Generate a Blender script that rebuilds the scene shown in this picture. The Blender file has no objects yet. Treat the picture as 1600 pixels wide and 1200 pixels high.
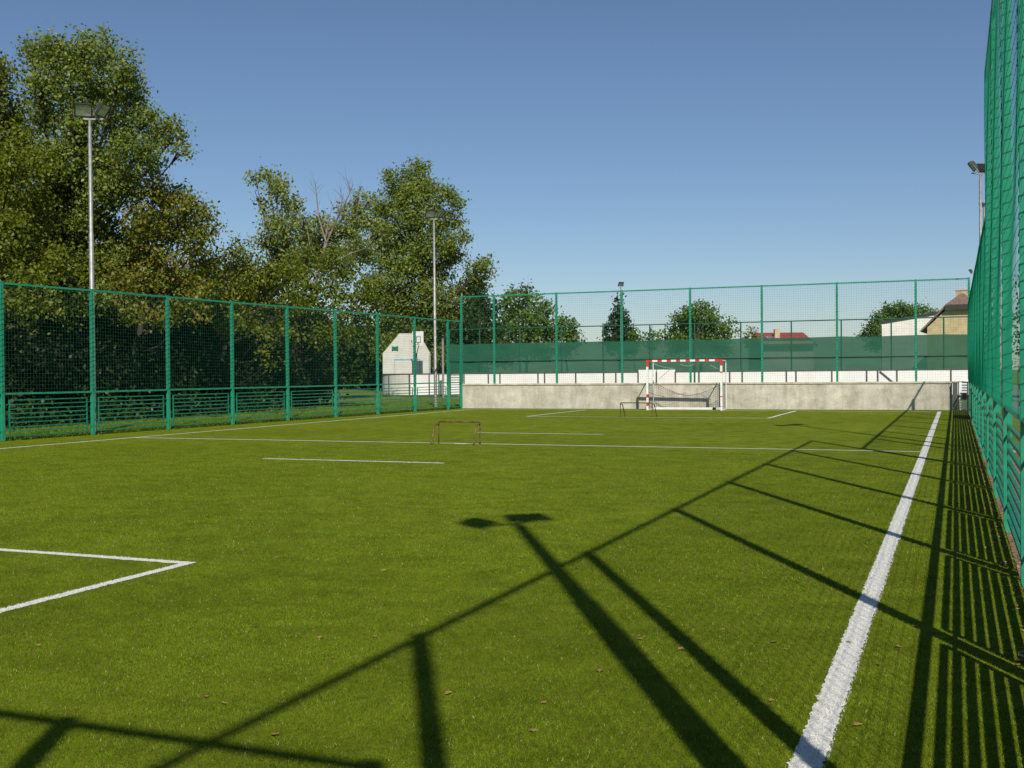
import bpy, math, random
import numpy as np
from mathutils import Vector, Matrix
S = bpy.context.scene
COL = S.collection
R = math.radians
rng = np.random.default_rng(7)
random.seed(7)

# ------------------------------------------------------------------ camera, light, exposure
F = 1704.36                                    # focal length in photo pixels (1600 wide)
CAM = np.array([0, 0, 1.5985])
yaw, pitch, roll = .3862, .0102, -.0088
cy, sy = math.cos(yaw), math.sin(yaw)
FWD = np.array([-sy*math.cos(pitch), cy*math.cos(pitch), -math.sin(pitch)])
r0 = np.array([cy, sy, 0.]); u0 = np.cross(r0, FWD)
RT = math.cos(roll)*r0 + math.sin(roll)*u0
UP = -math.sin(roll)*r0 + math.cos(roll)*u0
cd = bpy.data.cameras.new('camera'); cam = bpy.data.objects.new('camera', cd); COL.objects.link(cam)
cd.sensor_width = 36; cd.lens = F/1600*36; cd.clip_start = .05; cd.clip_end = 3000
M4 = Matrix([[RT[i], UP[i], -FWD[i], CAM[i]] for i in range(3)] + [[0, 0, 0, 1]])
cam.matrix_world = M4
S.camera = cam

SUNDIR = Vector((.56, -1.031, 1.0)).normalized()      # towards the sun
w = bpy.data.worlds.new('World'); S.world = w; w.use_nodes = True
nt = w.node_tree; nt.nodes.clear()
sky = nt.nodes.new('ShaderNodeTexSky'); sky.sky_type = 'NISHITA'; sky.sun_disc = False
sky.sun_elevation = math.asin(SUNDIR.z); sky.sun_rotation = math.atan2(SUNDIR.x, SUNDIR.y)
sky.air_density = 1.0; sky.dust_density = .25; sky.ozone_density = 4.5; sky.altitude = 100
bg = nt.nodes.new('ShaderNodeBackground'); bg.inputs[1].default_value = .080
wo = nt.nodes.new('ShaderNodeOutputWorld')
tint = nt.nodes.new('ShaderNodeMix'); tint.data_type = 'RGBA'; tint.blend_type = 'MULTIPLY'; tint.inputs[0].default_value = 1
tint.inputs[7].default_value = (1.0, 1.0, 1.02, 1); nt.links.new(sky.outputs[0], tint.inputs[6])
nt.links.new(tint.outputs[2], bg.inputs[0]); nt.links.new(bg.outputs[0], wo.inputs[0])
sl = bpy.data.lights.new('sun', 'SUN'); sl.energy = 5.0; sl.angle = R(.5); sl.color = (1, .93, .82)
so = bpy.data.objects.new('sun', sl); COL.objects.link(so)
so.rotation_euler = SUNDIR.to_track_quat('Z', 'Y').to_euler()
S.view_settings.view_transform = 'Standard'; S.view_settings.look = 'None'
S.view_settings.exposure = 0.0; S.view_settings.gamma = 1
S.render.engine = 'CYCLES'
S.cycles.max_bounces = 6; S.cycles.transparent_max_bounces = 12

# ------------------------------------------------------------------ helpers
def at(px, py, D):
    return CAM + D*(FWD + (px-800)/F*RT - (py-600)/F*UP)

def mesh_np(name, V, Fq, mat, parent=None, col=None, smooth=False):
    """V (n,3), Fq (m,k) equal-sized faces"""
    V = np.asarray(V, np.float32); Fq = np.asarray(Fq, np.int32)
    m = bpy.data.meshes.new(name)
    k = Fq.shape[1]
    m.vertices.add(len(V)); m.vertices.foreach_set('co', V.ravel())
    m.loops.add(Fq.size); m.loops.foreach_set('vertex_index', Fq.ravel())
    m.polygons.add(len(Fq)); m.polygons.foreach_set('loop_start', np.arange(0, Fq.size, k, dtype=np.int32))
    m.polygons.foreach_set('loop_total', np.full(len(Fq), k, np.int32))
    if smooth: m.polygons.foreach_set('use_smooth', np.ones(len(Fq), bool))
    m.update(calc_edges=True)
    if col is not None:
        a = m.attributes.new('col', 'FLOAT_COLOR', 'FACE')
        c = np.ones((len(Fq), 4), np.float32); c[:, :3] = col
        a.data.foreach_set('color', c.ravel())
    m.materials.append(mat)
    o = bpy.data.objects.new(name, m); COL.objects.link(o)
    if parent is not None: o.parent = parent
    return o

class MB:
    """collects shapes, builds ONE mesh"""
    def __init__(s): s.v = []; s.f = []; s.sm = []; s.mi = []; s.cur = 0
    def add(s, vs, fs, smooth=False):
        b = len(s.v); s.v += [tuple(map(float, v)) for v in vs]
        s.f += [tuple(b+i for i in f) for f in fs]; s.sm += [smooth]*len(fs); s.mi += [s.cur]*len(fs)
    def box(s, a, b):
        x0, y0, z0 = a; x1, y1, z1 = b
        s.add([(x0,y0,z0),(x1,y0,z0),(x1,y1,z0),(x0,y1,z0),(x0,y0,z1),(x1,y0,z1),(x1,y1,z1),(x0,y1,z1)],
              [(0,3,2,1),(4,5,6,7),(0,1,5,4),(1,2,6,5),(2,3,7,6),(3,0,4,7)])
    def bar(s, p, q, wd, hd=None):
        """square bar between two points"""
        hd = hd or wd; p = Vector(p); q = Vector(q); d = (q-p).normalized()
        up = Vector((0,0,1)) if abs(d.z) < .9 else Vector((0,1,0))
        a = d.cross(up).normalized(); b = a.cross(d)
        vs = []
        for c in (p, q):
            for i, j in ((-1,-1),(1,-1),(1,1),(-1,1)): vs.append(c + a*i*wd/2 + b*j*hd/2)
        s.add(vs, [(0,1,2,3),(7,6,5,4),(0,4,5,1),(1,5,6,2),(2,6,7,3),(3,7,4,0)])
    def tube(s, pts, rad, n=8, cap=True):
        pts = [Vector(p) for p in pts]
        if not hasattr(rad, '__len__'): rad = [rad]*len(pts)
        vs = []; pa = None
        for i, p in enumerate(pts):
            d = (pts[min(i+1, len(pts)-1)] - pts[max(i-1, 0)]).normalized()
            if pa is None:
                up = Vector((0,0,1)) if abs(d.z) < .9 else Vector((1,0,0))
                a = d.cross(up).normalized()
            else:
                a = (pa - d*pa.dot(d)).normalized()
            pa = a; b = d.cross(a)
            for k in range(n):
                t = 2*math.pi*k/n; vs.append(p + (a*math.cos(t) + b*math.sin(t))*rad[i])
        fs = []
        for i in range(len(pts)-1):
            for k in range(n):
                k2 = (k+1) % n; fs.append((i*n+k, i*n+k2, (i+1)*n+k2, (i+1)*n+k))
        s.add(vs, fs, True)
        if cap:
            s.add(vs[:n], [tuple(range(n-1, -1, -1))]); s.add(vs[-n:], [tuple(range(n))])
    def prism(s, poly, d):
        """poly: 3-D outline, extruded by vector d"""
        n = len(poly); P = [Vector(p) for p in poly]; d = Vector(d)
        s.add(P + [p+d for p in P], [tuple(range(n-1, -1, -1)), tuple(range(n, 2*n))] +
              [(i, (i+1) % n, n+(i+1) % n, n+i) for i in range(n)])
    def build(s, name, mats, parent=None, bevel=0):
        m = bpy.data.meshes.new(name); m.from_pydata(s.v, [], s.f); m.update()
        if not isinstance(mats, (list, tuple)): mats = [mats]
        for x in mats: m.materials.append(x)
        m.polygons.foreach_set('use_smooth', s.sm); m.polygons.foreach_set('material_index', s.mi)
        o = bpy.data.objects.new(name, m); COL.objects.link(o)
        if parent is not None: o.parent = parent
        if bevel:
            md = o.modifiers.new('bevel', 'BEVEL'); md.width = bevel; md.segments = 2; md.limit_method = 'ANGLE'
        return o

def tag(o, label, cat, group=None):
    o['label'] = label; o['category'] = cat
    if group: o['group'] = group
    return o
def thing(name, label, cat, loc=(0,0,0), rz=0, group=None):
    o = bpy.data.objects.new(name, None); COL.objects.link(o); o.location = loc; o.rotation_euler.z = rz
    o.empty_display_size = .3
    return tag(o, label, cat, group)
def struct(o, kind='structure'):
    o['kind'] = kind; return o
def kids(o): return [c for c in bpy.data.objects if c.parent == o]
def copy_tree(o, parent=None):
    c = o.copy(); COL.objects.link(c); c.parent = parent
    for ch in kids(o): copy_tree(ch, c)
    return c

# ------------------------------------------------------------------ materials
def new_mat(name):
    m = bpy.data.materials.new(name); m.use_nodes = True
    return m, m.node_tree, m.node_tree.nodes['Principled BSDF']
def noise(nt, scale, detail=4, rough=.55, coord='Object', vec_scale=None):
    tc = nt.nodes.new('ShaderNodeTexCoord'); n = nt.nodes.new('ShaderNodeTexNoise')
    n.inputs['Scale'].default_value = scale; n.inputs['Detail'].default_value = detail; n.inputs['Roughness'].default_value = rough
    if vec_scale:
        mp = nt.nodes.new('ShaderNodeMapping'); mp.inputs['Scale'].default_value = vec_scale
        nt.links.new(tc.outputs[coord], mp.inputs[0]); nt.links.new(mp.outputs[0], n.inputs['Vector'])
    else: nt.links.new(tc.outputs[coord], n.inputs['Vector'])
    return n
def ramp(nt, src, stops):
    r = nt.nodes.new('ShaderNodeValToRGB'); e = r.color_ramp.elements
    while len(e) < len(stops): e.new(.5)
    for el, (p, c) in zip(e, stops): el.position = p; el.color = (*c, 1)
    nt.links.new(src, r.inputs[0]); return r
def mix(nt, a, b, fac, mode='MIX'):
    m = nt.nodes.new('ShaderNodeMix'); m.data_type = 'RGBA'; m.blend_type = mode
    for sock, v in ((m.inputs[6], a), (m.inputs[7], b)):
        if isinstance(v, tuple): sock.default_value = (*v, 1)
        else: nt.links.new(v, sock)
    if isinstance(fac, (int, float)): m.inputs[0].default_value = fac
    else: nt.links.new(fac, m.inputs[0])
    return m.outputs[2]
def bump(nt, src, bsdf, strength, dist):
    b = nt.nodes.new('ShaderNodeBump'); b.inputs['Strength'].default_value = strength; b.inputs['Distance'].default_value = dist
    nt.links.new(src, b.inputs['Height']); nt.links.new(b.outputs[0], bsdf.inputs['Normal'])
def mat_noise(name, c1, c2, scale, rough=.6, metal=0, bmp=0, bdist=.01, detail=5, lo=.35, hi=.65, vec_scale=None):
    m, nt, b = new_mat(name)
    n = noise(nt, scale, detail, vec_scale=vec_scale); r = ramp(nt, n.outputs[0], [(lo, c1), (hi, c2)])
    nt.links.new(r.outputs[0], b.inputs['Base Color']); b.inputs['Roughness'].default_value = rough; b.inputs['Metallic'].default_value = metal
    if bmp: bump(nt, n.outputs[0], b, bmp, bdist)
    return m

G_POST = mat_noise('green_paint', (.012,.22,.125), (.02,.29,.165), 6, .38)
G_BAR = mat_noise('green_bar_paint', (.006,.14,.082), (.011,.20,.12), 5, .4)
G_NET = mat_noise('green_twine', (.003,.085,.055), (.006,.13,.085), 20, .7)
def twine_mat():
    m = bpy.data.materials.new('bright_twine'); m.use_nodes = True; nt = m.node_tree; b = nt.nodes['Principled BSDF']
    b.inputs['Base Color'].default_value = (.012,.42,.25,1); b.inputs['Roughness'].default_value = .5
    t = nt.nodes.new('ShaderNodeBsdfTranslucent'); t.inputs[0].default_value = (.01,.55,.34,1)
    ms = nt.nodes.new('ShaderNodeMixShader'); ms.inputs[0].default_value = .45
    nt.links.new(b.outputs[0], ms.inputs[1]); nt.links.new(t.outputs[0], ms.inputs[2]); nt.links.new(ms.outputs[0], nt.nodes['Material Output'].inputs[0]); return m
G_TWINE = twine_mat()
G_DARK = mat_noise('dark_green_metal', (.01,.07,.045), (.015,.10,.065), 6, .5)
GALV = mat_noise('galvanised_steel', (.25,.25,.245), (.37,.37,.355), 9, .5, .35, detail=8)
BLACK = mat_noise('dark_housing', (.02,.025,.022), (.04,.045,.04), 14, .5)
WHITE = mat_noise('white_paint', (.70,.70,.66), (.82,.81,.78), 5, .45)
RED = mat_noise('red_paint', (.50,.02,.015), (.62,.04,.03), 9, .45)
RUST = mat_noise('brown_worn_tube', (.06,.03,.012), (.20,.13,.05), 13, .6, .2, lo=.4, hi=.62)
DGREY = mat_noise('dark_grey_trim', (.06,.065,.065), (.10,.105,.10), 4, .6)
BARK = mat_noise('bark', (.028,.023,.018), (.08,.066,.05), 5, .9, 0, .6, .03, vec_scale=(1,1,.25))
DEADBARK = mat_noise('bare_bark', (.13,.11,.085), (.25,.215,.17), 4, .9)
NETGREY = mat_noise('grey_twine', (.05,.055,.06), (.10,.105,.11), 8, .8)
NETPALE = mat_noise('pale_twine', (.4,.38,.33), (.55,.53,.46), 8, .8)
LEAFDRY = mat_noise('dry_leaf', (.16,.09,.02), (.36,.24,.07), 30, .8)

def glass_mat():
    m, nt, b = new_mat('lamp_glass')
    n = noise(nt, 3, 2); r = ramp(nt, n.outputs[0], [(.4, (.25,.28,.27)), (.6, (.45,.48,.46))])
    nt.links.new(r.outputs[0], b.inputs['Base Color']); b.inputs['Roughness'].default_value = .12; b.inputs['Metallic'].default_value = .55
    return m
LENS = glass_mat()

def leaf_mat(name, gloss=.5, trans=.40, spec=.35):
    m = bpy.data.materials.new(name); m.use_nodes = True; nt = m.node_tree; b = nt.nodes['Principled BSDF']
    a = nt.nodes.new('ShaderNodeAttribute'); a.attribute_name = 'col'
    nt.links.new(a.outputs['Color'], b.inputs['Base Color']); b.inputs['Roughness'].default_value = gloss
    b.inputs['Specular IOR Level'].default_value = spec
    t = nt.nodes.new('ShaderNodeBsdfTranslucent')
    tc = mix(nt, a.outputs['Color'], (1.3,1.25,.35), 1.0, 'MULTIPLY'); nt.links.new(tc, t.inputs[0])
    ms = nt.nodes.new('ShaderNodeMixShader'); ms.inputs[0].default_value = trans
    nt.links.new(b.outputs[0], ms.inputs[1]); nt.links.new(t.outputs[0], ms.inputs[2])
    nt.links.new(ms.outputs[0], nt.nodes['Material Output'].inputs[0]); return m
LEAF = leaf_mat('foliage')
BLADE = leaf_mat('turf_fibre', .7, .15, .1)

def turf_mat():
    m, nt, b = new_mat('turf')
    big = noise(nt, .22, 4, .6); med = noise(nt, 2.2, 4, .65); fine = noise(nt, 95, 3, .7); st = noise(nt, 16, 4, .7)
    r1 = ramp(nt, big.outputs[0], [(.3, (.122,.168,.008)), (.7, (.166,.214,.015))])
    r2 = ramp(nt, med.outputs[0], [(.3, (.66,.70,.58)), (.5, (.98,.98,.95)), (.7, (1.22,1.18,1.25))])
    r3 = ramp(nt, fine.outputs[0], [(.28, (.35,.36,.3)), (.5, (.95,.96,.9)), (.74, (1.75,1.65,1.8))])
    r4 = ramp(nt, st.outputs[0], [(.3, (.72,.74,.68)), (.7, (1.25,1.2,1.2))])
    c = mix(nt, r1.outputs[0], r2.outputs[0], 1., 'MULTIPLY'); c = mix(nt, c, r3.outputs[0], 1., 'MULTIPLY')
    c = mix(nt, c, r4.outputs[0], 1., 'MULTIPLY')
    nt.links.new(c, b.inputs['Base Color']); b.inputs['Roughness'].default_value = .9; b.inputs['Specular IOR Level'].default_value = .05
    bump(nt, fine.outputs[0], b, .8, .02)
    return m
TURF = turf_mat()
def ground_mat():
    m, nt, b = new_mat('rough_grass')
    a = noise(nt, .35, 5, .6); f = noise(nt, 9, 6, .75)
    r1 = ramp(nt, a.outputs[0], [(.3, (.085,.150,.010)), (.7, (.125,.190,.016))])
    r2 = ramp(nt, f.outputs[0], [(.3, (.4,.42,.35)), (.7, (1.45,1.4,1.3))])
    c = mix(nt, r1.outputs[0], r2.outputs[0], 1., 'MULTIPLY')
    nt.links.new(c, b.inputs['Base Color']); b.inputs['Roughness'].default_value = .9
    bump(nt, f.outputs[0], b, 1., .08); return m
GRASS = ground_mat()
def soil_mat():
    m, nt, b = new_mat('soil')
    a = noise(nt, 12, 6, .7); f = noise(nt, 60, 3, .6)
    r1 = ramp(nt, a.outputs[0], [(.3, (.10,.065,.035)), (.55, (.26,.19,.12)), (.75, (.42,.35,.26))])
    nt.links.new(r1.outputs[0], b.inputs['Base Color']); b.inputs['Roughness'].default_value = .95
    bump(nt, f.outputs[0], b, 1., .03); return m
SOIL = soil_mat()
ASPHALT = mat_noise('asphalt', (.14,.14,.135), (.20,.20,.19), 8, .9)
LINE = mat_noise('line_white', (.46,.46,.43), (.72,.72,.68), 60, .8, 0, .35, .006, detail=3, lo=.3, hi=.6)
def concrete_mat():
    m, nt, b = new_mat('concrete')
    a = noise(nt, .9, 6, .65); s = noise(nt, 1.6, 5, .7, vec_scale=(1.6,1.6,.35)); f = noise(nt, 14, 5, .7); p = noise(nt, 3.5, 4, .6)
    r1 = ramp(nt, a.outputs[0], [(.32, (.39,.365,.295)), (.52, (.50,.475,.40)), (.7, (.60,.57,.48))])
    r2 = ramp(nt, s.outputs[0], [(.32, (.76,.74,.68)), (.55, (1.0,1.0,1.0)), (.75, (1.12,1.12,1.1))])
    r3 = ramp(nt, f.outputs[0], [(.3, (.84,.84,.82)), (.7, (1.1,1.1,1.1))])
    r4 = ramp(nt, p.outputs[0], [(.30, (.88,.87,.84)), (.45, (1.,1.,1.)), (.72, (1.13,1.13,1.12))])
    c = mix(nt, r1.outputs[0], r2.outputs[0], 1., 'MULTIPLY'); c = mix(nt, c, r3.outputs[0], 1., 'MULTIPLY'); c = mix(nt, c, r4.outputs[0], 1., 'MULTIPLY')
    nt.links.new(c, b.inputs['Base Color']); b.inputs['Roughness'].default_value = .9; bump(nt, f.outputs[0], b, .4, .01); return m
CONC = concrete_mat()
COPING = mat_noise('coping', (.36,.34,.24), (.55,.53,.42), 3, .85)
BOARD = mat_noise('white_board', (.78,.76,.74), (.86,.84,.82), .8, .5)
PALEWALL = mat_noise('pale_panel', (.58,.56,.50), (.68,.66,.60), 1.2, .7)
BLUE = mat_noise('light_blue_paint', (.10,.38,.52), (.30,.52,.60), 8, .6)
def screen_mat():
    m, nt, b = new_mat('shade_cloth')
    a = noise(nt, .8, 5, .6, vec_scale=(.35,.35,2.2)); f = noise(nt, 9, 3, .6, vec_scale=(.3,.3,4))
    r1 = ramp(nt, a.outputs[0], [(.3, (.006,.080,.042)), (.7, (.012,.115,.062))])
    r2 = ramp(nt, f.outputs[0], [(.3, (.85,.85,.85)), (.7, (1.12,1.12,1.12))])
    c = mix(nt, r1.outputs[0], r2.outputs[0], 1., 'MULTIPLY')
    nt.links.new(c, b.inputs['Base Color']); b.inputs['Roughness'].default_value = .8
    tr = nt.nodes.new('ShaderNodeBsdfTransparent'); ms = nt.nodes.new('ShaderNodeMixShader'); ms.inputs[0].default_value = .07
    nt.links.new(b.outputs[0], ms.inputs[1]); nt.links.new(tr.outputs[0], ms.inputs[2])
    nt.links.new(ms.outputs[0], nt.nodes['Material Output'].inputs[0]); return m
SCREEN = screen_mat()

# ------------------------------------------------------------------ ground and pitch
XL, XR, Y0, YC, YE = -19.79, -.553, 1.13, 22.55, 43.97
YWL, SLW = 45.45, .0196
def fence_x(y): return -22.246 + .0498*(y-20)         # the left fence stands a little askew
def sheet(name, pts, z, mat):
    mb = MB(); mb.add([(x, y, z) for x, y in pts], [tuple(range(len(pts)))]); return struct(mb.build(name, mat))
sheet('ground', [(-900,-300),(.43,-300),(.43,1500),(-900,1500)], -.02, GRASS)
sheet('lower_ground', [(.43,-300),(900,-300),(900,1500),(.43,1500)], -.10, GRASS)
sheet('asphalt_yard', [(2.2,34),(60,34),(60,120),(2.2,120)], -.094, ASPHALT)
sheet('soil_strip', [(.44,-3.5),(.98,-3.5),(.98,45.9),(.44,45.9)], -.094, SOIL)
turf_xr = .45
sheet('turf_pitch', [(fence_x(-1.2)+.25,-1.2),(turf_xr,-1.2),(turf_xr,45.84),(-21.0,45.44),(fence_x(45)+.12,45)], 0.0, TURF)

mb = MB(); mb.box((.435,-1.2,-.10), (.45,45.84,-.001)); struct(mb.build('turf_edge', SOIL))
# markings: painted stripes with slightly ragged edges, on the turf
LW = .10
rects = [(XR-.065, Y0, XR+.065, YE), (XL-LW/2, Y0, XL+LW/2, YE),                     # touch lines
         (XL-LW/2, YE-LW/2, XR+.065, YE+LW/2), (XL-LW/2, Y0-LW/2, XR+.065, Y0+LW/2),   # goal lines
         (XL+LW/2, YC-LW/2, XR-.065, YC+LW/2),                                          # halfway
         (-6.06-LW/2, Y0+.05, -6.06+LW/2, 7.60), (-14.45-LW/2, Y0+.05, -14.45+LW/2, 7.60), (-14.40, 7.60-LW, -6.06-LW/2, 7.60),
         (-5.83-LW/2, 37.05, -5.83+LW/2, YE-.05), (-14.5-LW/2, 37.05, -14.5+LW/2, YE-.05), (-14.45, 37.05, -5.83-LW/2, 37.05+LW),
         (-12.26, 17.50-LW/2, -8.44, 17.50+LW/2), (-11.9, 26.75-LW/2, -8.35, 26.75+LW/2),
         (-10.55, YC-.16, -10.25, YC-.05)]
mk = MB()
for (x0, y0, x1, y1) in rects:
    vert = (y1-y0) > (x1-x0)
    a0, a1 = (y0, y1) if vert else (x0, x1); c0, c1 = (x0, x1) if vert else (y0, y1)
    n = max(2, int((a1-a0)/(.02 if vert else .04))); A = np.linspace(a0, a1, n+1)
    jw = np.cumsum(rng.normal(0, .0015, n+1)); jw -= np.linspace(0, jw[-1], n+1); jw = np.clip(jw, -.012, .012)
    e0 = c0 + jw + rng.normal(0, .0045, n+1); e1 = c1 + jw + rng.normal(0, .0045, n+1)
    vs = []
    for a, p, q in zip(A, e0, e1): vs += [(p, a, .004), (q, a, .004)] if vert else [(a, p, .004), (a, q, .004)]
    fs = [((2*i, 2*i+1, 2*i+3, 2*i+2) if vert else (2*i, 2*i+2, 2*i+3, 2*i+1)) for i in range(n)]
    mk.add(vs, fs)
struct(mk.build('field_markings', LINE))

def in_marks(x, y):
    m = np.zeros(len(x), bool)
    for (x0, y0, x1, y1) in rects: m |= (x > x0) & (x < x1) & (y > y0) & (y < y1)
    return m
# artificial-turf fibres: true blades, dense near the camera and thinning out with distance
def blades(n, ymin, ymax, L, W):
    y = rng.uniform(ymin, ymax, n*2); d = y
    xl = -(y*1.02) - 2.0; xr = np.full_like(y, turf_xr)
    x = rng.uniform(-ymax*1.02-2.0, turf_xr, n*2)
    k = (x > xl); x, y = x[k], y[k]
    k = rng.uniform(0, 1, len(x)) < np.clip((ymax-y)/(ymax-ymin)*1.6, 0, 1) ; x, y = x[k], y[k]
    n = len(x); th = rng.uniform(0, 2*np.pi, n); ln = rng.uniform(.15, 1.0, n)
    l = L*rng.uniform(.6, 1.25, n); ww = W*rng.uniform(.7, 1.3, n)
    dx, dy = np.cos(th), np.sin(th)
    ph = rng.uniform(0, 2*np.pi, n)
    V = np.empty((n, 3, 3)); V[:, 0] = np.c_[x-np.cos(ph)*ww, y-np.sin(ph)*ww, np.zeros(n)]; V[:, 1] = np.c_[x+np.cos(ph)*ww, y+np.sin(ph)*ww, np.zeros(n)]
    V[:, 2] = np.c_[x+dx*ln*l, y+dy*ln*l, l*np.sqrt(1-np.minimum(ln*.92, .98)**2)]
    return V, x, y
Vs = []; xs = []; ys = []
for a in ((560000, 2.6, 10.5, .015, .0019), (300000, 8, 22, .020, .0032)):
    V, x, y = blades(*a); Vs.append(V); xs.append(x); ys.append(y)
V = np.concatenate(Vs); x = np.concatenate(xs); y = np.concatenate(ys)
wm = in_marks(x, y)
n = len(V); t = rng.uniform(0, 1, n)
def fnoise(x, y):
    r = np.random.default_rng(5); v = 0; 
    for f_, a_ in ((.35,.22),(.8,.25),(1.9,.30),(4.5,.30),(9,.25)):
        for _ in range(4):
            th_ = r.uniform(0, 6.28); v = v + a_*.5*np.sin(f_*6.28*(x*math.cos(th_)+y*math.sin(th_))*.5 + r.uniform(0, 6.28) + 1.3*np.sin(f_*2*(x*math.sin(th_)-y*math.cos(th_))))
    return v
patch = np.clip(.5 + .75*fnoise(x, y), 0, 1)
base = np.c_[.106+.068*t, .163+.086*t, .005+.010*t]*(.70+.42*patch)[:, None]
k = rng.uniform(0, 1, n); base[k > .985] = (.40,.40,.16); base[k < .05] = (.20,.15,.05)
gm = ~wm
mesh_np('turf_fibres', V[gm].reshape(-1, 3), np.arange(gm.sum()*3).reshape(-1, 3), BLADE, col=base[gm])['kind'] = 'stuff'
Vw = V[wm].copy(); Vw[:, :, 2] = Vw[:, :, 2]*.8 + .004
mesh_np('line_fibres', Vw.reshape(-1, 3), np.arange(wm.sum()*3).reshape(-1, 3), BLADE,
        col=np.full((wm.sum(), 3), .66)*rng.uniform(.75, 1.08, (wm.sum(), 1)))['kind'] = 'stuff'

# grass tufts outside the pitch along the left fence and leaf litter along the right one
def tufts(name, n, fx, fy, L, W, cols, z0=-.02):
    x = fx(n); y = fy(n, x)
    th = rng.uniform(0, 2*np.pi, n); ln = rng.uniform(.1, .7, n); l = L*rng.uniform(.5, 1.4, n)
    ph = rng.uniform(0, 2*np.pi, n); V = np.empty((n, 3, 3))
    V[:, 0] = np.c_[x-np.cos(ph)*W, y-np.sin(ph)*W, np.full(n, z0)]; V[:, 1] = np.c_[x+np.cos(ph)*W, y+np.sin(ph)*W, np.full(n, z0)]
    V[:, 2] = np.c_[x+np.cos(th)*ln*l, y+np.sin(th)*ln*l, z0+l*np.sqrt(1-ln**2)]
    c = np.array(cols)[rng.integers(0, len(cols), n)]*rng.uniform(.7, 1.25, (n, 1))
    o = mesh_np(name, V.reshape(-1, 3), np.arange(n*3).reshape(-1, 3), BLADE, col=c); o['kind'] = 'stuff'
def fy_left(n, x): return rng.uniform(12, 68, n)
yl = rng.uniform(12, 68, 130000); xl_ = np.array([fence_x(v) for v in yl]) - .05 - rng.exponential(3.0, len(yl))
tufts('rough_grass_tufts', len(yl), lambda n: xl_, lambda n, x: yl, .09, .012, [(.09,.17,.012), (.12,.21,.015), (.16,.20,.03)])
def litter():
    n = 3000; y = rng.uniform(2, 45, n); x = .45 + rng.exponential(.16, n); x = np.where(x > .95, rng.uniform(.35, .9, n), x) - rng.uniform(0, .16, n)
    s = rng.uniform(.008, .024, n); th = rng.uniform(0, 2*np.pi, n); tl = rng.uniform(-.5, .5, n)
    V = np.empty((n, 4, 3))
    for i, (a, b) in enumerate(((-1.3,0),(0,-.8),(1.3,0),(0,.8))):
        V[:, i] = np.c_[x+s*(a*np.cos(th)-b*np.sin(th)), y+s*(a*np.sin(th)+b*np.cos(th)), .008-.09*(x>.45)+s*(a*tl*.5+.4*np.abs(tl))]
    c = np.array([(.30,.12,.04),(.42,.24,.10),(.16,.08,.04),(.5,.38,.2)])[rng.integers(0, 4, n)]
    mesh_np('leaf_litter', V.reshape(-1, 3), np.arange(n*4).reshape(-1, 4), BLADE, col=c)['kind'] = 'stuff'
litter()

def leaf_proto():
    mb = MB(); pts = [(0,-.035),(.014,-.02),(.034,-.012),(.020,.004),(.028,.026),(.008,.018),(0,.040),(-.009,.017),(-.027,.024),(-.019,.003),(-.033,-.010),(-.013,-.021)]
    top = [(x, y, .016+abs(x)*.35+.004*math.sin(y*90)) for x, y in pts]; n = len(top)
    mb.add(top + [(0,0,.012)] + [(x, y, z-.0015) for x, y, z in top] + [(0,0,.0105)],
           [(i, (i+1) % n, n) for i in range(n)] + [(n+1+(i+1) % n, n+1+i, 2*n+1) for i in range(n)] + [(i, n+1+i, n+1+(i+1) % n, (i+1) % n) for i in range(n)])
    return mb.build('fallen_leaf', LEAFDRY)
lp = leaf_proto()
lf_px = [(120,1050),(586,996),(295,1052),(322,1090),(398,980),(610,985),(1065,1016),(1228,1016),(1045,950),(815,872),(975,860),(938,1050),(1360,905),(1325,1005),(1404,1012),(1372,1040),(1340,1135),(833,1144),(1205,1096),(1195,905),(1290,780),(600,893),(500,998),(350,1101),(1160,892),(850,1100),(170,915),(1430,980),(1367,812),(700,1085),(1000,1000),(1130,985),(520,1030),(430,1150),(60,1010),(1210,1005)]
for i, (px, py) in enumerate(lf_px):
    d = FWD + (px-800)/F*RT - (py-600)/F*UP; P = CAM + d*(-CAM[2]/d[2])
    o = lp if i == 0 else lp.copy()
    if i: COL.objects.link(o)
    o.location = (P[0], P[1], .004); o.rotation_euler = (random.uniform(-.2,.2), random.uniform(-.2,.2), random.uniform(0, 6.28))
    s = random.uniform(.35, .7); o.scale = (s, s, s*.55)
    tag(o, 'small curled brown leaf fallen on the green turf', 'leaf', 'dry leaves scattered on the turf')

# ------------------------------------------------------------------ fences
def cord_net(name, P, r, mat, parent):
    """P: (nu,nv,3) grid of knots, cords along both directions as thin three-sided strands"""
    V = []; Fc = []; base = 0
    nu, nv = P.shape[:2]
    du = P[-1, 0]-P[0, 0]; du /= np.linalg.norm(du); nrm = np.cross(du, (0, 0, 1.))
    for lines, side in (([P[i] for i in range(nu)], du), ([P[:, j] for j in range(nv)], np.array([0, 0, 1.]))):
        for L in lines:
            m = len(L); ring = np.empty((m, 3, 3))
            for k in range(3):
                t = 2*np.pi*k/3 + .5; ring[:, k] = L + r*(math.cos(t)*side + math.sin(t)*nrm)
            V.append(ring.reshape(-1, 3)); i = np.arange(m-1)[:, None]*3
            for k in range(3):
                k2 = (k+1) % 3; Fc.append(base + np.concatenate([i+k, i+k2, i+3+k2, i+3+k], 1))
            base += m*3
    return mesh_np(name, np.concatenate(V), np.concatenate(Fc), mat, parent)

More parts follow.
